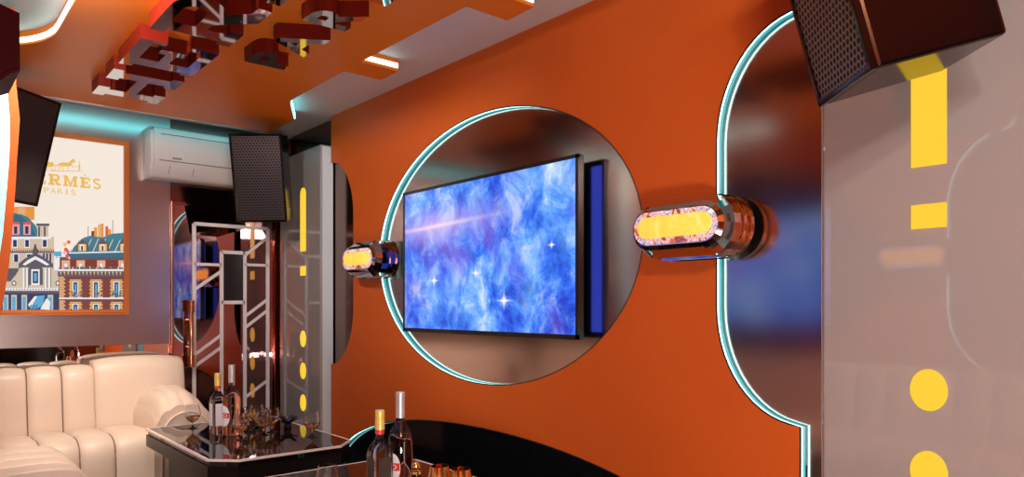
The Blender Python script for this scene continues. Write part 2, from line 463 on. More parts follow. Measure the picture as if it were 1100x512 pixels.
# orange ceiling board with toothed edge and a rounded opening
def ceil_outline():
    e = [(XB + .39, YO), (XF, YO), (XF, 1.845)]
    tabs = [(-.16, .04), (-1.25, -1.05), (-2.44, -2.255), (-3.55, -3.36)]
    for x0, x1 in tabs: e += [(x1, 1.835), (x1, 2.066), (x0, 2.072), (x0, 1.84)]
    e += [(-4.20, 1.845), (-4.28, 1.85), (-4.357, 1.88), (-4.711, 2.06), (-5.17, 2.075)]
    return e
hole = []
hx0, hx1, hy0, hy1, hr = -4.36, -2.6, -.12, .552, .34
for cx, cy, a0 in ((hx1 - hr, hy1 - hr, 0), (hx0 + hr + .12, hy1 - hr, 90), (hx0 + .2, hy0 + .2, 180), (hx1 - .2, hy0 + .2, 270)):
    rr = (hr if a0 < 180 else .2); rx = rr + (.12 if a0 == 90 else 0)
    for i in range(11):
        a = R(a0 + 9 * i); hole.append((cx + rx * math.cos(a), cy + rr * math.sin(a)))
co_ = ceil_outline()
b = BM(); prism(b, [co_, hole], ZB, ZC - .002, lambda u, v, d: (u, v, d)); cb = struct('ceiling_orange_board', b, M['orange_ceiling'])
cb['kind'] = 'structure'
# led strips of the board (parts of it)
b = BM(); box(b, (-5.176, YO + .02, ZB + .015), (-5.1705, 2.05, ZB + .062)); obj('led_strip', b, M['led_soft'], cb)
b = BM(); ribbon(b, hole, .006, ZB + .012, ZB + .035, lambda u, v, d: (u, v, d), True); obj('led_strip', b, M['led'], cb)
for x0, x1 in ((-.16, .04), (-1.25, -1.05), (-2.44, -2.255), (-3.55, -3.36)):
    b = BM(); box(b, (x1, 1.838, ZB + .018), (x1 + .005, 2.062, ZB + .042)); obj('led_strip', b, M['led'], cb)
b = BM(); ribbon(b, [(-4.711, 2.062), (-4.357, 1.882)], .006, ZB + .008, ZB + .05, lambda u, v, d: (u, v, d), False); obj('led_strip', b, M['led_soft'], cb)
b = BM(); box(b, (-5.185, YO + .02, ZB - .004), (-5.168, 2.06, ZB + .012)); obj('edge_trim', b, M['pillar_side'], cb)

# grey gloss pillars
YP = 2.26
def pillar(x0, x1, ztop, label, yside=1):
    y_f = YP if yside > 0 else YO + .07
    y_b = YW + .024 if yside > 0 else YO - .024
    t = thing('pillar_panel', ((x0 + x1) / 2, (y_f + y_b) / 2, 0), label, 'wall panel')
    b = BM(); box(b, (x0, min(y_f, y_b), 0.005), (x1, max(y_f, y_b), ztop), .012, 3); obj('panel', b, M['pillar'], t)
    s = 1 if yside > 0 else -1
    xe = (x1 + .001, x1 + .006) if x0 < -3 else (x0 - .006, x0 - .001)
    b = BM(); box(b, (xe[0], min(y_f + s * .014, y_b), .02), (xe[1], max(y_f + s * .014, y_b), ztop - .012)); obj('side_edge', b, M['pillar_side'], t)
    return t, y_f, s
def pillar_lights(t, xc, y, s):
    w = .047
    mp = lambda u, v, d: (u, d, v)
    y0, y1 = y - s * .003, y + s * .004
    b = BM()
    lp = [(xc - w, 1.657), (xc + w, 1.657)] + [(xc + w * math.cos(R(a)), 2.083 + w * math.sin(R(a))) for a in range(0, 181, 15)]
    prism(b, [lp], y0, y1, mp); obj('light_bar', b, M['yellow'], t)
    b = BM(); box(b, (xc - w, min(y0, y1), 1.476), (xc + w, max(y0, y1), 1.547)); obj('light_dash', b, M['yellow'], t)
    for zc in (1.006, .768, .531, .295):
        b = BM(); prism(b, [[(xc + .050 * math.cos(R(a)), zc + .061 * math.sin(R(a))) for a in range(0, 360, 10)]], y0, y1, mp)
        obj('light_dot', b, M['yellow'], t)
t, y_, s_ = pillar(-5.44, -4.72, 2.407, 'far glossy grey wall panel with yellow bar, dash and dots, beside the mirrored door')
pillar_lights(t, -5.007, y_, s_)
t, y_, s_ = pillar(-1.085, -.33, 2.407, 'large glossy grey wall panel with yellow bar, dash and dots at right foreground')
pillar_lights(t, -.768, y_, s_)
b = BM(); box(b, (-.328, YW - .02, 0.005), (XF - .005, YW + .05, 2.5)); struct('trim_1', b, M['orange'])
b = BM(); box(b, (-.75, YO - .05, 0.005), (XF - .005, YO + .0, 2.5)); struct('trim_2', b, M['orange'])

# ------------------------------------------------------------------ back wall: frosted mirror, clear mirror strip, door
t = thing('frosted_mirror_panel', (XB, .6, 0), 'large frosted mirror panel behind the lit poster', 'mirror')
b = BM(); box(b, (XB + .004, YO, .98), (XB + .04, 1.475, ZC - .002)); obj('mirror_glass', b, M['frost_back'], t)
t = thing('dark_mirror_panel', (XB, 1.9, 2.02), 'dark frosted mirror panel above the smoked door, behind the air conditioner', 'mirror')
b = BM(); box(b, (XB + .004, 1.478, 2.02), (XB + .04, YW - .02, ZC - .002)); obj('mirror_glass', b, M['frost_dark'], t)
t = thing('low_mirror_strip', (XB, .6, 0), 'clear mirror strip just above the back of the cream sofa', 'mirror')
b = BM(); box(b, (XB + .003, YO, .01), (XB + .02, 1.475, .978)); obj('mirror_glass', b, M['clear'], t)

door = thing('door_1', (XB + .03, 1.85, 0), 'smoked mirror door with pale diagonal lattice and copper handle beside the sofa', 'door')
door['kind'] = 'structure'
del door['category']; del door['label']
b = BM(); box(b, (XB + .002, 1.495, .01), (XB + .05, 2.236, 1.99)); obj('door_leaf', b, M['door_glass'], door)
b = BM(); box(b, (XB + .002, 1.478, .01), (XB + .07, 1.494, 2.01)); box(b, (XB + .002, 1.495, 1.991), (XB + .07, 2.236, 2.01)); obj('door_frame', b, M['bronze'], door)
b = BM()
for y0 in (2.238, 2.283): box(b, (XB + .002, y0, .01), (XB + .075, y0 + .041, 2.01), .004, 1)
obj('door_jamb', b, M['bronze'], door)
XL = XB + .054
def L(u, v): return onX(u, v, XL)
zx = lambda a, c: (150 + a / 1.971, 200 + c / 1.971)
b = BM()
yl, yr = L(208.5, 300)[0], L(277, 300)[0]
yl, yr = L(208.5, 300)[0], L(287.5, 300)[0]
y2, y3 = L(238, 300)[0], L(263, 300)[0]
yr = min(yr, 2.235)
zt, zb_ = L(208, 240)[1], L(265, 442)[1]
w = .026; X0, X1 = XL - .003, XL + .004
for yy in (yl, yr): bar2(b, (yy, .30), (yy, zt), w, X0, X1)
bar2(b, (yl, zt), (yr, zt), w, X0, X1); bar2(b, (yl, .31), (yr, .31), w, X0, X1)
bar2(b, (y3, .31), (y3, L(263, 270)[1]), w, X0, X1); bar2(b, (y2, L(238, 405)[1] - .15), (y2, L(238, 270)[1]), w, X0, X1)
bar2(b, (y2, L(238, 270.5)[1]), (y3, L(238, 270.5)[1]), w, X0, X1); bar2(b, (y2, L(238, 324.5)[1]), (y3, L(238, 324.5)[1]), w, X0, X1)
bar2(b, (yl, L(225, 284)[1]), (y2, L(225, 284)[1]), w * .8, X0, X1); bar2(b, (y3, L(275, 284.5)[1]), (yr, L(275, 284.5)[1]), w * .8, X0, X1)
def dg(a, c):
    p, q = L(*zx(*a)), L(*zx(*c))
    bar2(b, p, (min(q[0], yr), q[1]), w * .85, X0 + .0005, X1 - .0008)
dg((118, 217), (172, 180)); dg((222, 147), (273, 108)); dg((222, 276), (273, 239)); dg((222, 300), (273, 262))
dg((118, 355), (172, 315)); dg((118, 380), (172, 341)); dg((222, 448), (273, 410))
obj('lattice', b, M['lattice'], door)
b = BM(); box(b, (XL - .003, y2 + .012, L(238, 324.5)[1] + .01), (XL + .002, y3 - .012, L(238, 270.5)[1] - .01)); obj('lattice_panel', b, M['tv_black'], door)
yh = onX(205.5, 300, XB + .12)[0]
b = BM(); zh0, zh1 = .80, 1.30
prof = [(0, zh0)]
for k in range(5): prof += [(.019, zh0 + .004 + k * .018), (.026, zh0 + .008 + k * .018), (.026, zh0 + .014 + k * .018), (.019, zh0 + .018 + k * .018)]
prof += [(.015, zh0 + .105), (.015, zh1 - .105)]
for k in range(5): prof += [(.019, zh1 - .094 + k * .018), (.026, zh1 - .09 + k * .018), (.026, zh1 - .084 + k * .018), (.019, zh1 - .08 + k * .018)]
prof += [(0, zh1)]
lathe(b, prof, (XB + .12, yh, 0), 20)
tube(b, [(XB + .05, yh, zh0 + .15), (XB + .12, yh, zh0 + .15)], .009); tube(b, [(XB + .05, yh, zh1 - .15), (XB + .12, yh, zh1 - .15)], .009)
obj('door_handle', b, M['copper'], door, True, 50)

# ------------------------------------------------------------------ glyphs (unit height, slab letters)
def arcpts(cx, cy, rx, ry, a0, a1, k=12):
    return [(cx + rx * math.cos(R(a0 + (a1 - a0) * i / k)), cy + ry * math.sin(R(a0 + (a1 - a0) * i / k))) for i in range(k + 1)]
def glyph(ch, W):
    s, h = .24, .17; e = .12               # stem, slab height, slab overhang (in units of height)
    s = .32; X = lambda *p: list(p)
    if ch == 'H':
        a, b_ = e, e + s; c_, d = W - e - s, W - e
        return [[(0, 0), (b_ + e, 0), (b_ + e, h), (b_, h), (b_, .42), (c_, .42), (c_, h), (c_ - e, h), (c_ - e, 0), (W, 0), (W, h), (d, h), (d, 1 - h), (W, 1 - h), (W, 1), (c_ - e, 1), (c_ - e, 1 - h), (c_, 1 - h), (c_, .58), (b_, .58), (b_, 1 - h), (b_ + e, 1 - h), (b_ + e, 1), (0, 1), (0, 1 - h), (a, 1 - h), (a, h), (0, h)]]
    if ch == 'E':
        a, b_ = e, e + s
        return [[(0, 0), (W, 0), (W, .36), (W - .13, .36), (W - .13, h), (b_, h), (b_, .43), (W * .62, .43), (W * .62, .33), (W * .76, .33), (W * .76, .67), (W * .62, .67), (W * .62, .57), (b_, .57), (b_, 1 - h), (W - .16, 1 - h), (W - .16, .66), (W - .03, .66), (W - .03, 1), (0, 1), (0, 1 - h), (a, 1 - h), (a, h), (0, h)]]
    if ch == 'R':
        a, b_ = e, e + s
        bow = arcpts(W * .62, .70, W * .30, .30, 80, -75, 14)
        out = [(0, 0), (b_ + e, 0), (b_ + e, h), (b_, h), (b_, .42), (W * .42, .42), (W * .70, 0), (W, 0), (W, h), (W * .86, h), (W * .70, .42)] + list(reversed(bow)) + [(W * .55, 1), (0, 1), (0, 1 - h), (a, 1 - h), (a, h), (0, h)]
        hol = [(b_, .57), (b_, .86)] + arcpts(W * .58, .715, W * .14, .145, 90, -90, 10)
        return [out, hol]
    if ch == 'M':
        a, b_ = e * .7, e * .7 + s * .8; c_, d = W - b_, W - a
        return [[(0, 0), (b_ + e, 0), (b_ + e, h), (b_, h), (b_, .72), (W / 2 - .07, 0), (W / 2 + .07, 0), (c_, .72), (c_, h), (c_ - e, h), (c_ - e, 0), (W, 0), (W, h), (d, h), (d, 1 - h), (W, 1 - h), (W, 1), (c_ - .02, 1), (W / 2, .36), (b_ + .02, 1), (0, 1), (0, 1 - h), (a, 1 - h), (a, h), (0, h)]]
    if ch == 'S':
        cl = arcpts(W * .5, .735, W * .33, .19, 20, 255, 14) + arcpts(W * .5, .265, W * .35, .20, 75, -160, 14)
        t_ = .085; L_, R_ = [], []
        for i, p in enumerate(cl):
            q0 = Vector(cl[max(i - 1, 0)]); q1 = Vector(cl[min(i + 1, len(cl) - 1)]); d = (q1 - q0).normalized(); nn = Vector((-d.y, d.x)) * t_
            L_.append(tuple(Vector(p) + nn)); R_.append(tuple(Vector(p) - nn))
        return [L_ + list(reversed(R_))]
def text_mesh(body, bold=0.0, size=1.0, extrude=0.0):
    cu = bpy.data.curves.new('text', 'FONT'); cu.body = body; cu.size = size; cu.extrude = extrude; cu.offset = bold; cu.resolution_u = 4
    o = bpy.data.objects.new('text', cu); COL.objects.link(o)
    dg_ = bpy.context.evaluated_depsgraph_get(); me = bpy.data.meshes.new_from_object(o.evaluated_get(dg_))
    bpy.data.objects.remove(o); bpy.data.curves.remove(cu)
    return me
def add_text(bm, body, box_, mp, d0, d1, bold=0.0, mi=0, mi_face=None):
    """writes one string into the box (u0, v0, u1, v1)"""
    me = text_mesh(body, bold, 1.0, .5)
    xs = [v.co.x for v in me.vertices]; ys = [v.co.y for v in me.vertices]
    x0, x1, y0, y1 = min(xs), max(xs), min(ys), max(ys)
    vs = []
    for v in me.vertices:
        u = box_[0] + (v.co.x - x0) / (x1 - x0) * (box_[2] - box_[0]); w_ = box_[1] + (v.co.y - y0) / (y1 - y0) * (box_[3] - box_[1])
        vs.append((bm.verts.new(mp(u, w_, d0 if v.co.z < 0 else d1)), v.co.z < 0))
    for p in me.polygons:
        try: f = bm.faces.new([vs[i][0] for i in p.vertices])
        except ValueError: continue
        f.material_index = mi
        if mi_face is not None and all(vs[i][1] for i in p.vertices): f.material_index = mi_face
    bpy.data.meshes.remove(me)

# 3D letters hanging under the orange ceiling
ZL = 2.47
pos = [('H', -4.65, .56), ('E', -3.985, .45), ('R', -3.40, .52), ('M', -2.80, .62), ('E', -2.08, .45), ('S', -1.52, .42)]
names = {'H': 'big letter H, farthest of the big mirror-faced ceiling letters', 'R': 'big mirror-faced ceiling letter R, third from the poster end', 'M': 'big mirror-faced ceiling letter M with dark red sides', 'S': 'big mirror-faced ceiling letter S at the near end of its row'}
for i, (ch, x0, w) in enumerate(pos):
    H_ = .343
    lab = names.get(ch) or ('big mirror-faced ceiling letter E, beside the farthest letter H' if i == 1 else 'big mirror-faced ceiling letter E nearest the camera, between M and S')
    b = BM(); lp = [[(x0 + u * H_, 1.165 - v * H_) for u, v in l] for l in glyph(ch, w / H_)]
    prism(b, lp, ZL, ZB - .001, lambda u, v, d: (u, v, d), 1, 0)
    tag(obj('ceiling_letter', b, [M['letter_mirror'], M['letter_side']]), lab, 'letter', 'big letters on the orange ceiling')
for ch, x0, x1, lab in (('P', -3.545, -3.345, 'small mirror-faced ceiling letter P, farthest of its row'), ('A', -3.30, -3.01, 'small mirror-faced ceiling letter A, between P and R'), ('R', -2.873, -2.655, 'small mirror-faced ceiling letter R, before the clipped letter I'), ('I', -2.52, -2.46, 'small mirror-faced ceiling letter I at the top edge of the view'), ('S', -2.33, -2.12, 'small mirror-faced ceiling letter S at the near end of its row')):
    b = BM(); add_text(b, ch, (x0, 1.491, x1, 1.291), lambda u, v, d: (u, v, d), ZL, ZB - .001, .03, 1, 0)
    tag(obj('ceiling_letter', b, [M['letter_mirror'], M['letter_side']]), lab, 'letter', 'small letters on the orange ceiling')

# ------------------------------------------------------------------ television (both long walls)
def television(side, label):
    yf = YW - .065 if side > 0 else YO + .065
    D = lambda d: yf + side * d
    cx, cz, hw, hh = -2.90, 1.512, .722, .412
    t = thing('television', (cx, D(0), cz), label, 'television')
    def bx(b_, x0, d0, z0, x1, d1, z1, bev=0): box(b_, (x0, min(D(d0), D(d1)), z0), (x1, max(D(d0), D(d1)), z1), bev)
    b = BM(); bx(b, cx - hw, .004, cz - hh, cx + hw, .034, cz + hh, .003); bx(b, cx - .3, .034, cz - .2, cx + .3, .085, cz + .2)
    obj('housing', b, M['tv_black'], t)
    b = BM(); w = .017
    for q in ((cx - hw, cz - hh, cx - hw + w, cz + hh), (cx + hw - w, cz - hh, cx + hw, cz + hh), (cx - hw, cz + hh - w, cx + hw, cz + hh), (cx - hw, cz - hh, cx + hw, cz - hh + w * 1.3)):
        bx(b, q[0], -.004, q[1], q[2], .006, q[3])
    obj('bezel', b, M['tv_black'], t)
    b = BM(); bx(b, cx - hw + w, -.001, cz - hh + w * 1.3, cx + hw - w, .005, cz + hh - w)
    obj('screen', b, M['nebula'], t)
    b = BM()
    bx(b, cx + hw - .07, .0345, cz - hh + .03, cx + hw - .01, .040, cz + hh - .03)
    obj('backlight', b, M['blue_glow'], t); b = BM()
    bx(b, cx - hw + .01, .0345, cz - hh + .03, cx - hw + .12, .040, cz + hh - .03)
    obj('backlight', b, M['blue_glow'], t)
    return t
television(1, 'large flat television showing a blue nebula, on the orange wall')
television(-1, 'second flat television on the opposite wall, seen only in the door reflection')

# ------------------------------------------------------------------ wall lamps
def lamp(cx, side, label):
    yf = YW if side > 0 else YO
    D = lambda d: yf - side * d        # d measured out from the wall
    mp = lambda u, v, d: (u, D(d), v)
    cz = 1.545
    t = thing('wall_lamp', (cx, D(0), cz), label, 'wall lamp')
    b = BM(); K = 10
    levels = [(0.0, .222, .112), (.115, .222, .112), (.155, .205, .082), (.170, .190, .066)]
    if side < 0: pass
    rings = []
    for d, hw, r in levels:
        rings.append([b.verts.new(mp(u, v, d)) for u, v in stadium(cx, cz, hw, r, K)])
    for A, B in zip(rings, rings[1:]):
        for i in range(len(A)): b.faces.new((A[i], A[(i + 1) % len(A)], B[(i + 1) % len(A)], B[i]))
    b.faces.new(rings[0]); b.faces.new(rings[-1])
    obj('lamp_body', b, M['chrome'], t, False)
    b = BM(); prism(b, [stadium(cx, cz, .186, .062, 14)], .169, .1725, mp); obj('lamp_glass', b, M['irid'], t)
    b = BM(); prism(b, [stadium(cx, cz + .002, .165, .040, 14)], .172, .1755, mp); obj('lamp_light', b, M['amberlit'], t)
    b = BM()
    for r0, r1, d0, d1 in ((.120, .112, .0, .018), (.118, .112, .05, .062)):
        prism(b, [stadium(cx, cz, .222 + r0 - .112, r0, 14), stadium(cx, cz, .2225, .1125, 14)], d0, d1, mp)
    obj('collar', b, M['chrome'], t)
    return t
lamp(-1.593, 1, 'large chrome capsule wall lamp with amber light, right of the television')
lamp(-4.00, 1, 'chrome capsule wall lamp with amber light, left of the television')
lamp(-1.66, -1, 'chrome capsule wall lamp on the opposite wall, near end, seen in reflection')
lamp(-4.07, -1, 'chrome capsule wall lamp on the opposite wall, poster end, seen in reflection')

# ------------------------------------------------------------------ speakers
def speaker(loc, yaw, tilt, roll, w, h, d, label, gm, cab):
    t = thing('wall_speaker', (0, 0, 0), label, 'speaker', None)
    b = BM(); box(b, (-d, -w / 2, -h / 2), (-.012, w / 2, h / 2), .010, 2)
    for v in b.verts:
        k = 1 + .13 * (v.co.x + .012) / d; v.co.y *= k
    obj('cabinet', b, cab, t)
    b = BM(); fr = .016
    prism(b, [[(-w / 2, -h / 2), (w / 2, -h / 2), (w / 2, h / 2), (-w / 2, h / 2)], [(-w / 2 + fr, -h / 2 + fr), (w / 2 - fr, -h / 2 + fr), (w / 2 - fr, h / 2 - fr), (-w / 2 + fr, h / 2 - fr)]], -.0115, .006, lambda u, v, q: (q, u, v))
    bmesh.ops.bevel(b, geom=[e for e in b.edges if all(v.co.x > .005 for v in e.verts)], offset=.004, segments=2, affect='EDGES')
    obj('front_frame', b, cab, t)
    b = BM(); box(b, (-.011, -w / 2 + fr, -h / 2 + fr), (.001, w / 2 - fr, h / 2 - fr)); obj('grille', b, gm, t)
    b = BM(); box(b, (-d - .035, -.05, -.07), (-d + .002, .05, .07), .006)
    obj('bracket', b, M['table_side'], t)
    t.location = loc; t.rotation_euler = (roll, tilt, yaw)
    return t
k = .97
speaker((-4.994 * k, 1.919 * k, 1.25 + .907 * k), -.623, .206, .028, .36 * k, .62 * k, .34 * k * .92, 'black perforated speaker hung in the far corner, covering the air conditioner end', M['grille'], M['spk'])
speaker((-4.795 * k, .506 * k, 1.25 + .888 * k), .648, .25, -.03, .36 * k, .62 * k, .34 * k * .92, 'black perforated speaker at far left, overlapping the lit poster', M['grille'], M['spk'])
k = .88
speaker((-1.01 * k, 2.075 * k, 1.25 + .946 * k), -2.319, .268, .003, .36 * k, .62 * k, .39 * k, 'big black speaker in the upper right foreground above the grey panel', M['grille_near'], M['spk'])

# ------------------------------------------------------------------ air conditioner
ac = thing('air_conditioner', (-5.52, 1.72, 2.15), 'white split air conditioner high on the back wall beside the corner speaker', 'air conditioner')
ay0, ay1 = 1.30, 2.14
prof = [(-5.515, 2.505), (-5.37, 2.505), (-5.335, 2.49), (-5.318, 2.455), (-5.312, 2.28), (-5.325, 2.235), (-5.375, 2.165), (-5.40, 2.15), (-5.515, 2.15)]
b = BM(); prism(b, [prof], ay0, ay1, lambda u, v, d: (u, d, v))
bmesh.ops.bevel(b, geom=[e for e in b.edges if abs(e.verts[0].co.y - e.verts[1].co.y) < 1e-5 and e.verts[0].co.x > -5.5 and e.verts[1].co.x > -5.5], offset=.018, segments=3, affect='EDGES')
obj('casing', b, M['ac'], ac, True, 35)
b = BM(); box(b, (-5.32, ay0 + .06, 2.447), (-5.3155, ay1 - .03, 2.451))
obj('top_seam', b, M['ac_line'], ac)
b = BM(); box(b, (-5.32, ay0 + .05, 2.262), (-5.3105, ay1 - .02, 2.2665)); obj('front_seam', b, M['ac_line'], ac)
def slope_pt(z): return -5.325 + (z - 2.235) * (.05 / .07)
for yy in (ay0 + .12, ay0 + .28):
    b = BM()
    prism(b, [[(slope_pt(2.18) + .0015, 2.18), (slope_pt(2.232) + .0015, 2.232), (slope_pt(2.232) - .004, 2.236), (slope_pt(2.18) - .004, 2.184)]], yy, yy + .003, lambda u, v, d: (u, d, v))
    obj('flap_seam', b, M['ac_line'], ac)
b = BM()
for q in range(5): box(b, (-5.3135, ay0 + .135 + q * .012, 2.279), (-5.3105, ay0 + .144 + q * .012, 2.294 - .003 * (q % 2)))
obj('badge', b, M['emblem'], ac)

# ------------------------------------------------------------------ lit poster
def em(name, c, s=1.0): return mat('print_' + name, (0.02, 0.02, 0.02), .6, emit=c, estr=s, spec=.1)
PM = [em('cream', (.90, .80, .70)), em('orange', (.80, .30, .06)), em('slate', (.035, .14, .22)), em('stone', (.62, .50, .38)),
      em('shade', (.10, .09, .12)), em('brick', (.20, .035, .03)), em('teal', (.06, .20, .25)), em('sky', (.10, .38, .62)),
      em('trim', (.75, .42, .20)), em('red', (.75, .10, .06)), em('white', (.85, .80, .78)), em('green', (.05, .12, .06)), em('navy', (.02, .035, .12)), em('pink', (.80, .36, .36)), em('amber', (.85, .48, .10))]
CREAM, ORA, SLATE, STONE, SHADE, BRICK, TEAL, SKY, TRIM, RED, WHITE, GREEN, NAVY, PINK, AMB = range(15)
py0, py1, pz0, pz1 = .428, 1.161, 1.225, 2.36
XP = XB + .075
poster = thing('lit_poster', (XB + .04, (py0 + py1) / 2, pz0), 'large backlit poster in an orange frame, city rooftops under orange lettering', 'poster')
fw = .034
b = BM()
prism(b, [[(py0 - fw, pz0 - fw), (py1 + fw, pz0 - fw), (py1 + fw, pz1 + fw), (py0 - fw, pz1 + fw)], [(py0, pz0), (py1, pz0), (py1, pz1), (py0, pz1)]], XB + .041, XP + .012, lambda u, v, d: (d, u, v))
prism(b, [[(py0 - fw * .55, pz0 - fw * .55), (py1 + fw * .55, pz0 - fw * .55), (py1 + fw * .55, pz1 + fw * .55), (py0 - fw * .55, pz1 + fw * .55)], [(py0, pz0), (py1, pz0), (py1, pz1), (py0, pz1)]], XP + .012, XP + .020, lambda u, v, d: (d, u, v))
obj('frame', b, M['frame_orange'], poster)
b = BM(); lay = [0]
PX = lambda u, v: (onX(u, v, XP)[0], onX(u, v, XP)[1])
def poly(pts, mi, px=True, lv=None):
    """a flat patch of the print; each later patch lies a hair in front of the earlier ones"""
    lay[0] += 1; d = XP + .0003 + (lv if lv is not None else lay[0]) * .000022
    q = [PX(*p) for p in pts] if px else pts
    q = [(min(max(a, py0), py1), min(max(c_, pz0), pz1)) for a, c_ in q]
    tr = tessellate_polygon([[Vector((p[0], p[1], 0)) for p in q]])
    V = [b.verts.new((d, p[0], p[1])) for p in q]
    for t_ in tr:
        f = b.faces.new([V[i] for i in t_]); f.material_index = mi
def prect(u0, v0, u1, v1, mi): poly([(u0, v0), (u1, v0), (u1, v1), (u0, v1)], mi)
box(b, (XB + .041, py0, pz0), (XP, py1, pz1), mi=CREAM)
# far blue-grey sliver of sea between the houses
prect(55, 270, 66, 300, SKY)
for i in range(26): prect(55 + random.random() * 10, 272 + random.random() * 20, 57 + random.random() * 9, 273 + random.random() * 20, random.choice((WHITE, SKY, TEAL)))
# left house: mansard roof, stone floors
prect(12, 222, 37, 236, ORA); prect(19, 223, 27, 236, TRIM)
poly([(-8, 262), (-8, 228), (8, 227), (20, 230), (30, 234), (38, 243), (43, 256)], SLATE)
poly([(20, 229), (30, 233), (39, 243), (44, 256), (40, 256), (34, 243), (26, 235)], TEAL)
prect(40, 242, 52, 256, STONE); prect(41, 243, 43, 254, SHADE); prect(47, 243, 49, 254, SHADE); prect(39, 240, 53, 242.5, SHADE)
prect(-8, 254, 58, 290, STONE); prect(-8, 254, 55, 256.5, WHITE); prect(-8, 266, 58, 268, TRIM); prect(-8, 270, 58, 271.5, SHADE)
for x in range(-7, 58, 2): prect(x, 268, x + .9, 270, SHADE)
for u0 in (13, 25): prect(u0, 240, u0 + 8, 252, PINK); prect(u0 + 2, 243, u0 + 5.5, 251, NAVY); prect(u0, 238.5, u0 + 8, 241, RED)
for u0 in (14, 27, 46): prect(u0 - .8, 256.5, u0 + 4.8, 266, WHITE); prect(u0, 257.5, u0 + 4, 265, NAVY)
for u0 in (15, 29): prect(u0 - .8, 272, u0 + 5.3, 281, WHITE); prect(u0, 273, u0 + 4.5, 281, NAVY)
for u0 in (46, 49.5, 53): prect(u0, 272, u0 + 2, 281, NAVY)
poly([(-8, 290), (20, 290), (24, 281), (55, 281), (58, 290), (66, 290), (66, 312), (-8, 312)], STONE)
# ornate dormer with pediment
prect(-8, 288, 20, 302, SHADE)
poly([(20, 283), (26, 278), (38, 271), (50, 278), (57, 283), (57, 288), (20, 288)], SHADE)
poly([(24, 284), (30, 279), (38, 275), (46, 279), (53, 284), (50, 285), (38, 278.5), (27, 285)], WHITE)
poly([(37, 262), (38.5, 262), (41, 272), (34.5, 272)], SHADE); poly([(34, 268), (42, 268), (41, 270), (35, 270)], SHADE)
prect(22, 287, 56, 312, STONE)
poly([(29, 306)] + [(38 + 8 * math.cos(R(a)), 290 - 6 * math.sin(R(a))) for a in range(180, -1, -15)] + [(46, 306)], SHADE)
prect(33.5, 289, 42.5, 306, WHITE); prect(35, 291, 41, 304, NAVY); prect(36.5, 293, 39.5, 302, SKY)
for u0 in (24.5, 28, 48, 52): prect(u0, 288, u0 + 2, 311, WHITE); prect(u0 + 2, 288, u0 + 2.8, 311, SHADE)
poly([(20, 308), (10, 308), (12, 301), (17, 295), (20, 290)], STONE); poly([(57, 308), (68, 308), (65, 301), (60, 295), (57, 290)], STONE)
for c_ in (15, 62):
    poly([(c_ + 2.6 * math.cos(R(a)), 304 + 2.8 * math.sin(R(a))) for a in range(0, 360, 30)], SHADE)
    poly([(c_ + 1.5 * math.cos(R(a)), 304 + 1.6 * math.sin(R(a))) for a in range(0, 360, 40)], WHITE)
prect(-8, 309, 66, 312, WHITE); prect(-8, 312, 66, 315, SHADE)
for x in range(-7, 66, 3): prect(x, 309.8, x + 1.2, 311.2, SHADE)
prect(-8, 315, 64, 333, NAVY)
for u0 in (4, 13, 24, 52): prect(u0 - 1, 316.5, u0 + 5, 333, STONE); prect(u0, 318.5, u0 + 3.6, 333, SKY)
poly([(32, 332), (30, 327), (37, 318), (48, 317), (46, 328), (38, 332)], SKY)
poly([(30, 327), (37, 318), (40, 318), (33, 330)], WHITE); poly([(43, 332), (50, 320), (54, 324), (53, 333)], WHITE)
for u0 in (31, 34, 37): poly([(u0, 332), (u0 + 2.3, 327), (u0 + 3.3, 327), (u0 + 1, 332)], NAVY)
# right house: brick, teal roof, balconies
for u0, v0, v1, c_ in ((98, 248, 262, BRICK), (101, 244, 258, ORA), (105, 241, 258, TRIM), (108, 240, 258, ORA), (113, 243, 258, RED), (116, 246, 258, ORA)): prect(u0, v0, u0 + 3.2, v1, c_)
prect(94.3, 243, 94.9, 256, SHADE); prect(120.6, 236, 121.3, 252, SHADE)
poly([(72, 274), (78, 266), (90, 255), (97, 253), (110, 255), (120, 251), (133, 250), (133, 278), (70, 278)], TEAL)
for i in range(22):
    x = 76 + i * 2.6; poly([(x, 270), (x + 6, 256 + abs(i - 10) * .2), (x + 6.6, 256 + abs(i - 10) * .2), (x + .8, 270)], WHITE if i % 3 == 0 else SLATE)
poly([(72, 271), (133, 270), (133, 276), (70, 277)], SLATE); poly([(74, 271), (133, 269.6), (133, 271), (73.5, 272.3)], WHITE)
for u0 in (83, 105, 128):
    prect(u0, 261, u0 + 12, 270, SHADE); poly([(u0 - 1.5, 263), (u0 + 5, 256), (u0 + 12.5, 263)], SHADE)
    prect(u0 + 1, 262, u0 + 9.5, 269.5, AMB); prect(u0 + 3, 262.5, u0 + 7, 269, WHITE); prect(u0 + 4, 264, u0 + 6, 269, NAVY)
prect(64, 277, 133, 290, BRICK); prect(64, 276, 133, 279, SHADE)
for u0 in (66, 82, 104, 127): prect(u0, 279.5, u0 + 9, 289, TRIM); prect(u0 + 1.6, 281, u0 + 7.4, 289, PINK); prect(u0 + 3, 283, u0 + 6, 289, WHITE)
for i in range(60):
    u = 66 + random.random() * 66; poly([(u, 289), (u + .8, 285 + random.random() * 3), (u + 2, 286.5), (u + 2.4, 289)], random.choice((GREEN, GREEN, GREEN, TEAL, PINK)))
prect(62, 289, 133, 291, WHITE); prect(62, 291, 133, 297, SHADE)
for x in range(64, 132, 4): poly([(x, 291.5), (x + 2, 291.5), (x + 1.2, 296)], TRIM)
prect(63, 297, 133, 333, BRICK)
for v in range(298, 333, 2): prect(63, v, 133, v + .25, SHADE)
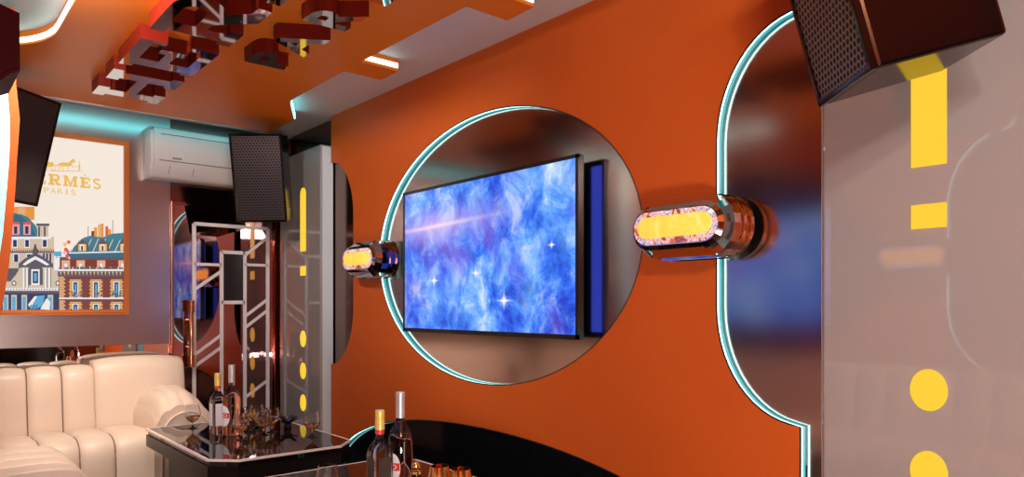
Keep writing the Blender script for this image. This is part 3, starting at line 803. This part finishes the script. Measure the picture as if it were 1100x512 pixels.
for i, v in enumerate(range(297, 333, 2)): prect(63.5, v, 68.5 + (i % 2) * 1.4, v + 1.6, TRIM); prect(128 + (i % 2), v, 132, v + 1.6, TRIM) if i > 30 else None
for v0, v1 in ((300, 320), (324, 333)):
    for u0 in (76, 98, 120):
        for j, v in enumerate(range(v0, v1 - 1, 2)): prect(u0 - 1.2 - (j % 2), v, u0 + 11 + (j % 2), v + 1.5, AMB if j % 3 else TRIM)
        prect(u0 + 1.6, v0 + 2, u0 + 8, v1, WHITE); prect(u0 + 2.6, v0 + 3, u0 + 7, v1, NAVY); prect(u0 + 4, v0 + 5, u0 + 6, v1, SKY)
for i in range(70):
    u = random.choice((75, 97, 119)) + random.random() * 12; v = 311 + random.random() * 6
    poly([(u, v + 2), (u + .8, v), (u + 1.9, v + .6), (u + 2, v + 2.4)], random.choice((GREEN, GREEN, TEAL, SHADE, RED, PINK)))
prect(63, 319.5, 133, 321, WHITE); prect(63, 321, 133, 322, SHADE)
# balloons
for u, v, r, c_ in ((73.5, 260, 2.0, RED), (69.5, 262.5, 2.0, AMB), (70.5, 268, 2.2, RED), (72.5, 270, 1.8, RED), (68.8, 271.5, 1.5, PINK), (71.5, 275, 1.9, RED), (74, 277, 1.6, PINK)):
    poly([(u + r * math.cos(R(a)), v + r * math.sin(R(a))) for a in range(0, 360, 24)], c_)
# lettering
word = 'HERMES'; ws = {'H': 1.15, 'E': .95, 'R': 1.12, 'M': 1.30, 'S': .85}
lx0, lx1 = onX(20, 195, XP)[0], onX(108.5, 195, XP)[0]
tot = sum(ws[c_] for c_ in word) + .22 * 5
uh = (lx1 - lx0) / tot
base_z = onX(85, 201.5, XP)[1]; lh = onX(85, 190.0, XP)[1] - base_z
x = lx0
def pl2(loops, mi, dd):
    flat = [p for l in loops for p in l]
    tr = tessellate_polygon([[Vector((p[0], p[1], 0)) for p in l] for l in loops])
    V = [b.verts.new((XP + dd, p[0], p[1])) for p in flat]
    for t_ in tr:
        f = b.faces.new([V[i] for i in t_]); f.material_index = mi
for i, ch in enumerate(word):
    sc_ = .75; loops = [[(x + u * uh, base_z + v * lh) for u, v in l] for l in glyph(ch, ws[ch])]
    pl2(loops, AMB, .012)
    if i == 4: pl2([[(x + .25 * uh, base_z + 1.32 * lh), (x + .42 * uh, base_z + 1.32 * lh), (x + .62 * uh, base_z + 1.1 * lh), (x + .5 * uh, base_z + 1.1 * lh)]], AMB, .012)
    x += (ws[ch] + .22) * uh
a0 = onX(46, 207, XP); a1 = onX(82, 203, XP)
pw = (a1[0] - a0[0]) / 5
for i, ch in enumerate('PARIS'):
    wch = .22 if ch == 'I' else .74
    me_box = (a0[0] + (i + .5 - wch / 2) * pw, onX(64, 208.5, XP)[1], a0[0] + (i + .5 + wch / 2) * pw, onX(64, 201.6 + 1.2, XP)[1])
    add_text(b, ch, me_box, lambda u, v, d: (d, u, v), XP + .0117, XP + .012, 0, AMB)
# carriage and horse emblem above the lettering
def E(pts, mi=AMB): pl2([[PX(*p) for p in pts]], mi, .0121)
E([(52, 183.3), (88, 183.6), (88, 184.4), (52, 184.1)])
E([(63, 176), (66, 174.5), (73, 175), (76, 172.5), (77.5, 170.4), (79.5, 171.6), (81, 174.2), (79.6, 174.8), (78.2, 174.3), (76.5, 177.5), (72, 179), (66, 178.6), (63, 178)])
for p, q in (((64, 178), (62, 183.2)), ((66, 178), (66.5, 183.2)), ((73, 178), (72, 183.2)), ((75.4, 177), (78.4, 180.5))): E([p, (p[0] + 1, p[1]), (q[0] + .8, q[1]), q])
E([(62.6, 175.5), (60.6, 178), (60, 181), (61, 178.6), (63, 177)])
E([(84.2, 176.5), (85.6, 176.5), (86, 180), (85.6, 183.3), (84.4, 183.3), (84, 180)]); E([(84.3, 173.8), (85.5, 173.8), (85.6, 175.8), (84.2, 175.8)])
for cx_, cr in ((48, 3.6), (57, 2.8)):
    pl2([[PX(cx_ + cr * math.cos(R(a)), 180.6 + cr * math.sin(R(a))) for a in range(0, 360, 24)], [PX(cx_ + cr * .75 * math.cos(R(a)), 180.6 + cr * .75 * math.sin(R(a))) for a in range(0, 360, 24)]], AMB, .0121)
E([(45, 178), (49, 174), (57, 174.5), (58, 178.5), (52, 179.5)])
E([(58, 177), (84, 178.6), (84, 179), (58, 177.8)])
# bring all print layers close to the sheet
obj('print', b, PM, poster)

# ------------------------------------------------------------------ sofa
sofa = thing('sectional_sofa', (-5.0, .6, 0), 'cream leather corner sofa with channel-tufted seat and back, under the poster', 'sofa')
def smooth_loop(pts, k=4):
    """closed Catmull-Rom"""
    out = []; n_ = len(pts)
    for i in range(n_):
        p0, p1, p2, p3 = (Vector(pts[(i + j - 1) % n_]) for j in range(4))
        for s in range(k):
            t_ = s / k
            out.append(.5 * ((2 * p1) + (p2 - p0) * t_ + (2 * p0 - 5 * p1 + 4 * p2 - p3) * t_ ** 2 + (3 * p1 - p0 - 3 * p2 + p3) * t_ ** 3))
    return out
def channels(name, prof, cuts, mp, bulge=.022, sub=10, mtl=None, k=3, depth=.9):
    """one upholstered block: closed profile (u, v) swept along w through the given cuts, puffed between them"""
    lp = smooth_loop(prof, k); n_ = len(lp)
    cen = sum(lp, Vector((0, 0))) / n_
    nor = []
    area_ = sum(lp[i].x * lp[(i + 1) % n_].y - lp[(i + 1) % n_].x * lp[i].y for i in range(n_))
    for i in range(n_):
        d = (lp[(i + 1) % n_] - lp[i - 1]).normalized(); nn = Vector((d.y, -d.x))
        if area_ < 0: nn = -nn
        nor.append(nn)
    b = BM(); rows = []
    for a, c_ in zip(cuts, cuts[1:]):
        L_ = abs(c_ - a); bl = min(bulge, L_ * .2)
        for j in range(sub + 1):
            s = j / sub; sx = 1 - math.cos(math.pi * s); sx /= 2
            w_ = a + (c_ - a) * sx; e = 2 * sx - 1
            off = bl * (math.sqrt(max(0, 1 - abs(e) ** 2.6)) - 1)
            rows.append([b.verts.new(mp((p + n2 * off).x, (p + n2 * off).y, w_)) for p, n2 in zip(lp, nor)])
    for A, B in zip(rows, rows[1:]):
        for i in range(n_): b.faces.new((A[i], A[(i + 1) % n_], B[(i + 1) % n_], B[i]))
    b.faces.new(rows[0]); b.faces.new(rows[-1])
    bmesh.ops.remove_doubles(b, verts=b.verts, dist=.0002)
    o = obj(name, b, mtl or M['leather'], sofa, True, 65)
    for w_ in cuts[1:-1]:
        off = -min(bulge, abs(cuts[1] - cuts[0]) * .2) + .0035
        pts_ = [mp((p + n2 * off).x, (p + n2 * off).y, w_) for p, n2 in zip(lp, nor)]
        b = BM(); tube(b, pts_ + pts_[:1], .0042, 5); obj('seam', b, M['seam'], o, True)
    return o
mpY = lambda u, v, w_: (u, w_, v)     # profile in x/z, swept along y
mpX = lambda u, v, w_: (w_, u, v)     # profile in y/z, swept along x
backp = [(-5.15, .40), (-5.17, .58), (-5.205, .77), (-5.235, .835), (-5.29, .868), (-5.36, .865), (-5.42, .83), (-5.44, .6), (-5.44, .35), (-5.30, .33)]
channels('back_cushion', backp, [.022, .206, .390, .574, .758, .937], mpY, .022)
bp2 = [(u + (.012 if u > -5.3 else 0), v + (.045 if v > .7 else 0)) for u, v in backp]
channels('corner_cushion', bp2, [.937, 1.485], mpY, .035, 30)
seatp = [(-5.12, .46), (-4.90, .497), (-4.74, .50), (-4.65, .475), (-4.60, .41), (-4.585, .25), (-4.59, .05), (-4.75, .03), (-5.1, .03), (-5.2, .2)]
channels('seat_cushion', seatp, [.20, .390, .574, .758, .937, 1.16], mpY, .026)
# chaise along the opposite side
seat2 = [(.05, .47), (.30, .497), (.52, .50), (.63, .475), (.69, .40), (.71, .25), (.70, .05), (.5, .03), (.1, .03), (-.02, .2)]
cuts = [-4.62 + .185 * i for i in range(0, 23)]
channels('seat_cushion', seat2, cuts, mpX, .026, 8)
back2 = [(.03, .40), (.02, .60), (-.01, .80), (-.03, .86), (-.08, .89), (-.14, .88), (-.19, .84), (-.20, .6), (-.20, .35), (-.1, .33)]
channels('back_cushion', back2, [-5.10 + .185 * i for i in range(0, 26)], mpX, .022, 8)
# corner block between the two seats
b = BM(); box(b, (-5.16, -.02, .03), (-4.60, .215, .485), .05, 4); obj('corner_seat', b, M['leather'], sofa, True, 60)
# rolled arm with fluting, profile in y/z swept along x (front end toward the table)
arm = thing
def arm_block():
    b = BM(); rows = []
    S_ = 36
    for j in range(S_ + 1):
        s = j / S_; x = -5.24 + s * .66
        top = .685 + .04 * math.sin(math.pi * min(1, s * 1.15)) - .10 * max(0, s - .72) ** 1.2 * 2
        y_in = 1.135 + .02 * math.sin(math.pi * s)
        pr = [(y_in, .10)]
        for i in range(49):
            a = math.pi * (1 - i / 48)
            cy_, rr = (y_in + 1.49) / 2, (1.49 - y_in) / 2
            fl = .011 * abs(math.sin(a * 6.0)) if 0.03 < i / 48 < .7 else .004
            zz = .44 + (top - .44) * (math.sin(a) ** .75) + fl
            pr.append((cy_ + rr * math.cos(a) * (1.0), zz))
        pr.append((1.49, .10))
        rows.append([b.verts.new((x, y, z)) for y, z in pr])
    for A, B in zip(rows, rows[1:]):
        for i in range(len(A) - 1): b.faces.new((A[i], A[i + 1], B[i + 1], B[i]))
        b.faces.new((A[-1], A[0], B[0], B[-1]))
    b.faces.new(rows[0]); b.faces.new(rows[-1])
    o = obj('arm', b, M['leather'], sofa, True, 55)
    # front facing with piping
    b = BM(); xf = -4.575; pr = [(1.175, .10)]
    for i in range(21):
        a = math.pi * (1 - i / 20); pr.append((1.315 + .135 * math.cos(a), .43 + .175 * math.sin(a) ** .75))
    pr.append((1.45, .10))
    prism(b, [pr], xf - .015, xf + .012, lambda u, v, d: (d, u, v)); fo = obj('arm_front', b, M['leather'], sofa, True, 40)
    b = BM(); tube(b, [(xf + .012, p[0], p[1]) for p in pr], .005, 8); obj('piping', b, M['leather'], fo, True)
arm_block()
b = BM(); box(b, (-5.14, .0, .001), (-4.62, 1.44, .028)); box(b, (-5.1, -.15, .001), (-.6, .66, .028)); obj('plinth', b, M['table_side'], sofa)

# ------------------------------------------------------------------ tables
ZT = .55
def table(x0, x1, y0, y1, c, label):
    t = thing('low_table', ((x0 + x1) / 2, (y0 + y1) / 2, 0), label, 'table')
    def oct_(i): return [(x0 + i, y0 + i), (x1 - c, y0 + i), (x1 - i, y0 + c), (x1 - i, y1 - c), (x1 - c, y1 - i), (x0 + c, y1 - i), (x0 + i, y1 - c)]
    mz = lambda u, v, d: (u, v, d)
    b = BM(); prism(b, [oct_(.012)], ZT - .035, ZT, mz); obj('tabletop', b, M['table_black'], t)
    b = BM(); prism(b, [oct_(0), oct_(.012)], ZT - .010, ZT, mz); obj('edge_trim', b, M['table_edge'], t)
    b = BM(); prism(b, [oct_(.004)], ZT - .10, ZT - .0355, mz); obj('apron', b, M['table_side'], t)
    b = BM(); prism(b, [oct_(.10)], .08, ZT - .10, mz); obj('body', b, M['table_side'], t)
    b = BM(); prism(b, [oct_(.16)], .001, .08, mz); obj('plinth', b, M['table_side'], t)
    return t
table(-4.44, -3.25, 1.052, 1.78, .11, 'black glass low table beside the sofa arm, with a pale polished edge')
table(-2.855, -1.66, 1.052, 1.78, .12, 'nearer black glass low table at the bottom edge of the view')

# ------------------------------------------------------------------ bottles and glasses
def rose_bottle(x, y, label):
    t = thing('wine_bottle', (x, y, ZT), label, 'bottle')
    s = 1.0; pr = [(0, .006), (.030, .0), (.043, .004), (.046, .012), (.046, .195), (.043, .215), (.034, .240), (.022, .262), (.016, .280), (.0145, .352), (0, .354)]
    b = BM(); lathe(b, pr, (x, y, ZT), 28); obj('bottle_glass', b, M['rose'], t, True, 60)
    b = BM(); lathe(b, [(0.0148, .285), (.0172, .286), (.0168, .360), (.0178, .361), (.0178, .378), (0, .379)], (x, y, ZT), 24); c_ = obj('cap', b, M['cap_silver'], t, True, 40)
    b = BM(); lathe(b, [(0, .3792), (.0150, .3792), (.0150, .3805), (0, .3808)], (x, y, ZT), 24); obj('cap_top', b, M['cap_top'], c_)
    # oval label curved round the side that faces the sofa corner
    b = BM(); R_ = .0466; ca = R(-80)
    def on(a, z, r=R_): return (x + r * math.cos(ca + a), y + r * math.sin(ca + a), ZT + z)
    def patch(b_, half, z0, z1, r, mi, oval=True):
        n_ = 12; rows = []
        for i in range(n_ + 1):
            f = i / n_; z = z0 + (z1 - z0) * f
            ha = half * (math.sqrt(max(0, 1 - (2 * f - 1) ** 2)) * .9 + .1 if oval else 1)
            rows.append([b_.verts.new(on(-ha + 2 * ha * j / 8, z, r)) for j in range(9)])
        for A, B in zip(rows, rows[1:]):
            for j in range(8): b_.faces.new((A[j], A[j + 1], B[j + 1], B[j])).material_index = mi
    patch(b, .85, .05, .165, R_, 0); patch(b, .80, .098, .126, R_ + .0004, 1, False)
    add_text(b, 'GO', (-.55, .103, .55, .121), lambda u, v, d: on(u, v, d), R_ + .0012, R_ + .0007, .01, 2)
    obj('label', b, [M['label'], M['red'], M['cap_top']], t)
    return t
def square_bottle(x, y, label, lab_side=False):
    t = thing('liquor_bottle', (x, y, ZT), label, 'bottle')
    b = BM(); w, h = .036, .215
    def sq(hw, z, r):
        pts = []
        for cx_, cy_, a0 in ((hw - r, hw - r, 0), (-hw + r, hw - r, 90), (-hw + r, -hw + r, 180), (hw - r, -hw + r, 270)):
            for i in range(5): a = R(a0 + 22.5 * i); pts.append((x + cx_ + r * math.cos(a), y + cy_ + r * math.sin(a), ZT + z))
        return [b.verts.new(p) for p in pts]
    rows = [sq(w - .004, 0, .008), sq(w, .005, .010), sq(w, h - .035, .010), sq(w - .004, h - .012, .014), sq(.020, h + .010, .0195), sq(.0135, h + .022, .0133), sq(.0135, h + .075, .0133)]
    for A, B in zip(rows, rows[1:]):
        for i in range(20): b.faces.new((A[i], A[(i + 1) % 20], B[(i + 1) % 20], B[i]))
    b.faces.new(rows[0]); b.faces.new(rows[-1])
    obj('bottle_glass', b, M['spirit'], t, True, 40)
    b = BM(); lathe(b, [(.0140, h + .050), (.0172, h + .050), (.0172, h + .082), (.0165, h + .084), (.0172, h + .086), (.0172, h + .115), (0, h + .116)], (x, y, ZT), 24); c_ = obj('cap', b, M['cap_yellow'], t, True, 40)
    b = BM(); lathe(b, [(.0138, h + .034), (.0160, h + .034), (.0160, h + .0495), (.0138, h + .0495)], (x, y, ZT), 24); obj('neck_band', b, M['red'], t, True, 40)
    b = BM(); lathe(b, [(0, h + .1162), (.015, h + .1162), (.015, h + .1175), (0, h + .1178)], (x, y, ZT), 24); obj('cap_top', b, M['cap_top'], c_)
    b = BM(); box(b, (x + w + .0003, y - .024, ZT + .05), (x + w + .0012, y + .024, ZT + .17)); box(b, (x - .024, y - w - .0012, ZT + .05), (x + .024, y - w - .0003, ZT + .17))
    obj('label', b, M['label'] if lab_side else M['label_dark'], t)
    return t
rose_bottle(*onZ(249, 467, ZT), 'far rose bottle with silver cap, on the table beside the sofa')
square_bottle(*onZ(234, 466, ZT), 'far square bottle with yellow cap, on the table beside the sofa', True)
k = 2.63; r_ = _ray(430, 0); rose_bottle(r_[0] * k, r_[1] * k, 'near rose bottle with silver cap and red and white label, at bottom centre')
k = 2.50; r_ = _ray(408, 0); square_bottle(r_[0] * k, r_[1] * k, 'near square bottle with yellow cap, at bottom centre')

def snifter_proto():
    t = thing('snifter_glass', (0, 0, 0), 'x', 'glass', 'brandy snifters on the black tables')
    b = BM()
    pr = [(0, .0), (.030, .0), (.031, .002), (.012, .006), (.005, .012), (.004, .030), (.010, .038), (.028, .050), (.040, .068), (.043, .082), (.040, .105), (.033, .135),
          (.0322, .135), (.039, .105), (.0418, .082), (.0388, .069), (.027, .0525), (.010, .0415), (0, .0405)]
    lathe(b, pr, (0, 0, 0), 26); obj('bowl', b, M['glass'], t, True, 60)
    b = BM(); lathe(b, [(0, .0412), (.0098, .0422), (.0262, .0532), (.0380, .0695), (.0385, .0705), (0, .0705)], (0, 0, 0), 26); obj('liquor', b, M['amber'], t, True, 40)
    return t
sn = snifter_proto(); first = True
def put(x, y, label, rz=0, empty=False):
    global first
    o = sn if first else copy_tree(sn); first = False
    o.location = (x, y, ZT); o['label'] = label
    return o
put(*onZ(207, 460, ZT), 'lone snifter glass at the sofa end of the far table')
put(*onZ(335, 469, ZT), 'lone snifter glass at the right end of the far table, before the grey panel')
for u, v, lab in ((259, 472, 'front left snifter of the cluster right of the far rose bottle'), (264, 463, 'rear left snifter of the cluster right of the far rose bottle'), (276, 460, 'rearmost snifter of the far table cluster'), (283, 467, 'front snifter at the right of the far table cluster'), (292, 464, 'rightmost snifter of the far table cluster')):
    put(*onZ(u, v, ZT), lab)
put(*onZ(352, 540, ZT), 'snifter cut by the bottom edge, left of the near bottles')
for u, v, lab in ((472, 541, 'gold tinted glass just right of the near rose bottle and decanter, at the bottom edge'), (495, 545, 'gold tinted glass farthest right at the bottom edge, before the black arch panel')):
    o = put(*onZ(u, v, ZT), lab)
    o.name = 'gold_glass'; o['group'] = 'gold tinted glasses on the nearer table'
    for ch in [q for q in COL.objects if q.parent == o]:
        if ch.name.startswith('bowl'):
            ch.data = ch.data.copy(); ch.data.materials[0] = M['gold']

# gilded stopper bottle behind the near bottles
x, y = onZ(447, 543, ZT)
t = thing('gold_decanter', (x, y, ZT), 'small decanter with gold ring and round stopper, right of the near rose bottle', 'decanter')
b = BM(); lathe(b, [(0, 0), (.035, 0), (.038, .01), (.038, .07), (.018, .10), (.012, .12), (0, .121)], (x, y, ZT), 24); obj('body', b, M['amber'], t, True, 60)
b = BM(); lathe(b, [(.0125, .112), (.018, .114), (.018, .122), (0, .123)], (x, y, ZT), 20); obj('collar', b, M['gold'], t, True, 40)
b = BM(); bmesh.ops.create_uvsphere(b, u_segments=20, v_segments=12, radius=.017, matrix=Matrix.Translation((x, y, ZT + .139))); obj('stopper', b, M['gold'], t, True)
# dark flower on the far table
x, y = onZ(309, 460, ZT)
t = thing('black_flower', (x, y, ZT), 'small black flower ornament on the far table, right of the glass cluster', 'ornament')
b = BM()
for i in range(9):
    a = R(40 * i); tl = .7 if i % 2 else .35
    pts = []
    for s in range(6):
        f = s / 5; rr = .012 + .045 * f; zz = .025 + .055 * math.sin(f * 1.6) * tl
        wv = .020 * math.sin(math.pi * (f * .85 + .08))
        pts.append([Vector((x + rr * math.cos(a) - sgn * wv * math.sin(a), y + rr * math.sin(a) + sgn * wv * math.cos(a), ZT + zz + .006 * abs(sgn))) for sgn in (-1, 0, 1)])
    V = [[b.verts.new(p) for p in row] for row in pts]
    for A, B in zip(V, V[1:]):
        for j in range(2): b.faces.new((A[j], A[j + 1], B[j + 1], B[j]))
lathe(b, [(0, 0), (.022, 0), (.020, .025), (0, .035)], (x, y, ZT), 12)
obj('petals', b, M['rosedark'], t, True)

# ------------------------------------------------------------------ left foreground: lit panel with orange edge, red cabinet
t = thing('light_box', (-3.74, .03, .95), 'cyan glowing panel with curved orange edge at the far left of the view', 'light panel')
def PXm(u, v, x): return onX(u, v, x)
pts_out = [(16, -20), (17, 92), (19, 110), (21, 128), (20, 145), (18, 170), (16.5, 200), (13.5, 240), (9.5, 285), (3, 325), (-8, 370), (-22, 400)]
pts_in = [(8.5, -20), (8, 95), (9, 110), (10.5, 128), (10.5, 150), (9.5, 175), (7, 205), (3, 250), (-3, 290), (-12, 330), (-24, 370), (-36, 400)]
xo = -3.74
po = [onX(u, v, xo) for u, v in pts_out]; pi_ = [onX(u, v, xo) for u, v in pts_in]
po = [(a, min(c_, ZB - .002)) for a, c_ in po]; pi_ = [(a, min(c_, ZB - .002)) for a, c_ in pi_]
ymin = YO + .002
b = BM(); prism(b, [po + list(reversed(pi_))], xo - .06, xo + .012, lambda u, v, d: (d, u, v)); obj('edge', b, M['orange'], t)
b = BM(); prism(b, [pi_ + [(a - .10, c_) for a, c_ in reversed(pi_)]], xo - .055, xo, lambda u, v, d: (d, u, v)); obj('lit_face', b, mat('cyan_light_box', (.4, .9, .9), .4, emit=(.14, .80, .88), estr=1.0), t)
b = BM(); prism(b, [[(a - .10, c_) for a, c_ in pi_] + [(ymin, pi_[-1][1]), (ymin, pi_[0][1])]], xo - .055, xo, lambda u, v, d: (d, u, v)); obj('board', b, M['orange'], t)
t = thing('cabinet_speaker', (-2.8, .1, 2.1), 'dark red gloss cabinet corner at the top left, in front of the glowing panel', 'speaker')
xq = -2.62
q = [onX(u, v, xq) for u, v in ((-40, -24), (-2, 3), (21, 14), (21.5, 76), (11, 79), (0, 87), (-40, 110))]
b = BM(); prism(b, [q], xq - .30, xq, lambda u, v, d: (d, u, v)); obj('cabinet', b, M['spk_red'], t)
cy_ = sum(a for a, _ in q) / len(q); cz_ = sum(c_ for _, c_ in q) / len(q)
q2 = [(cy_ + (a - cy_) * .86, cz_ + (c_ - cz_) * .86) for a, c_ in q]
b = BM(); prism(b, [q2], xq + .0005, xq + .006, lambda u, v, d: (d, u, v)); obj('front_plate', b, M['spk_red'], t)
b = BM(); tube(b, [(xq - .15, cy_ - .05, cz_), (xq - .15, cy_ - .05, ZB)], .02); obj('bracket', b, M['table_side'], t)
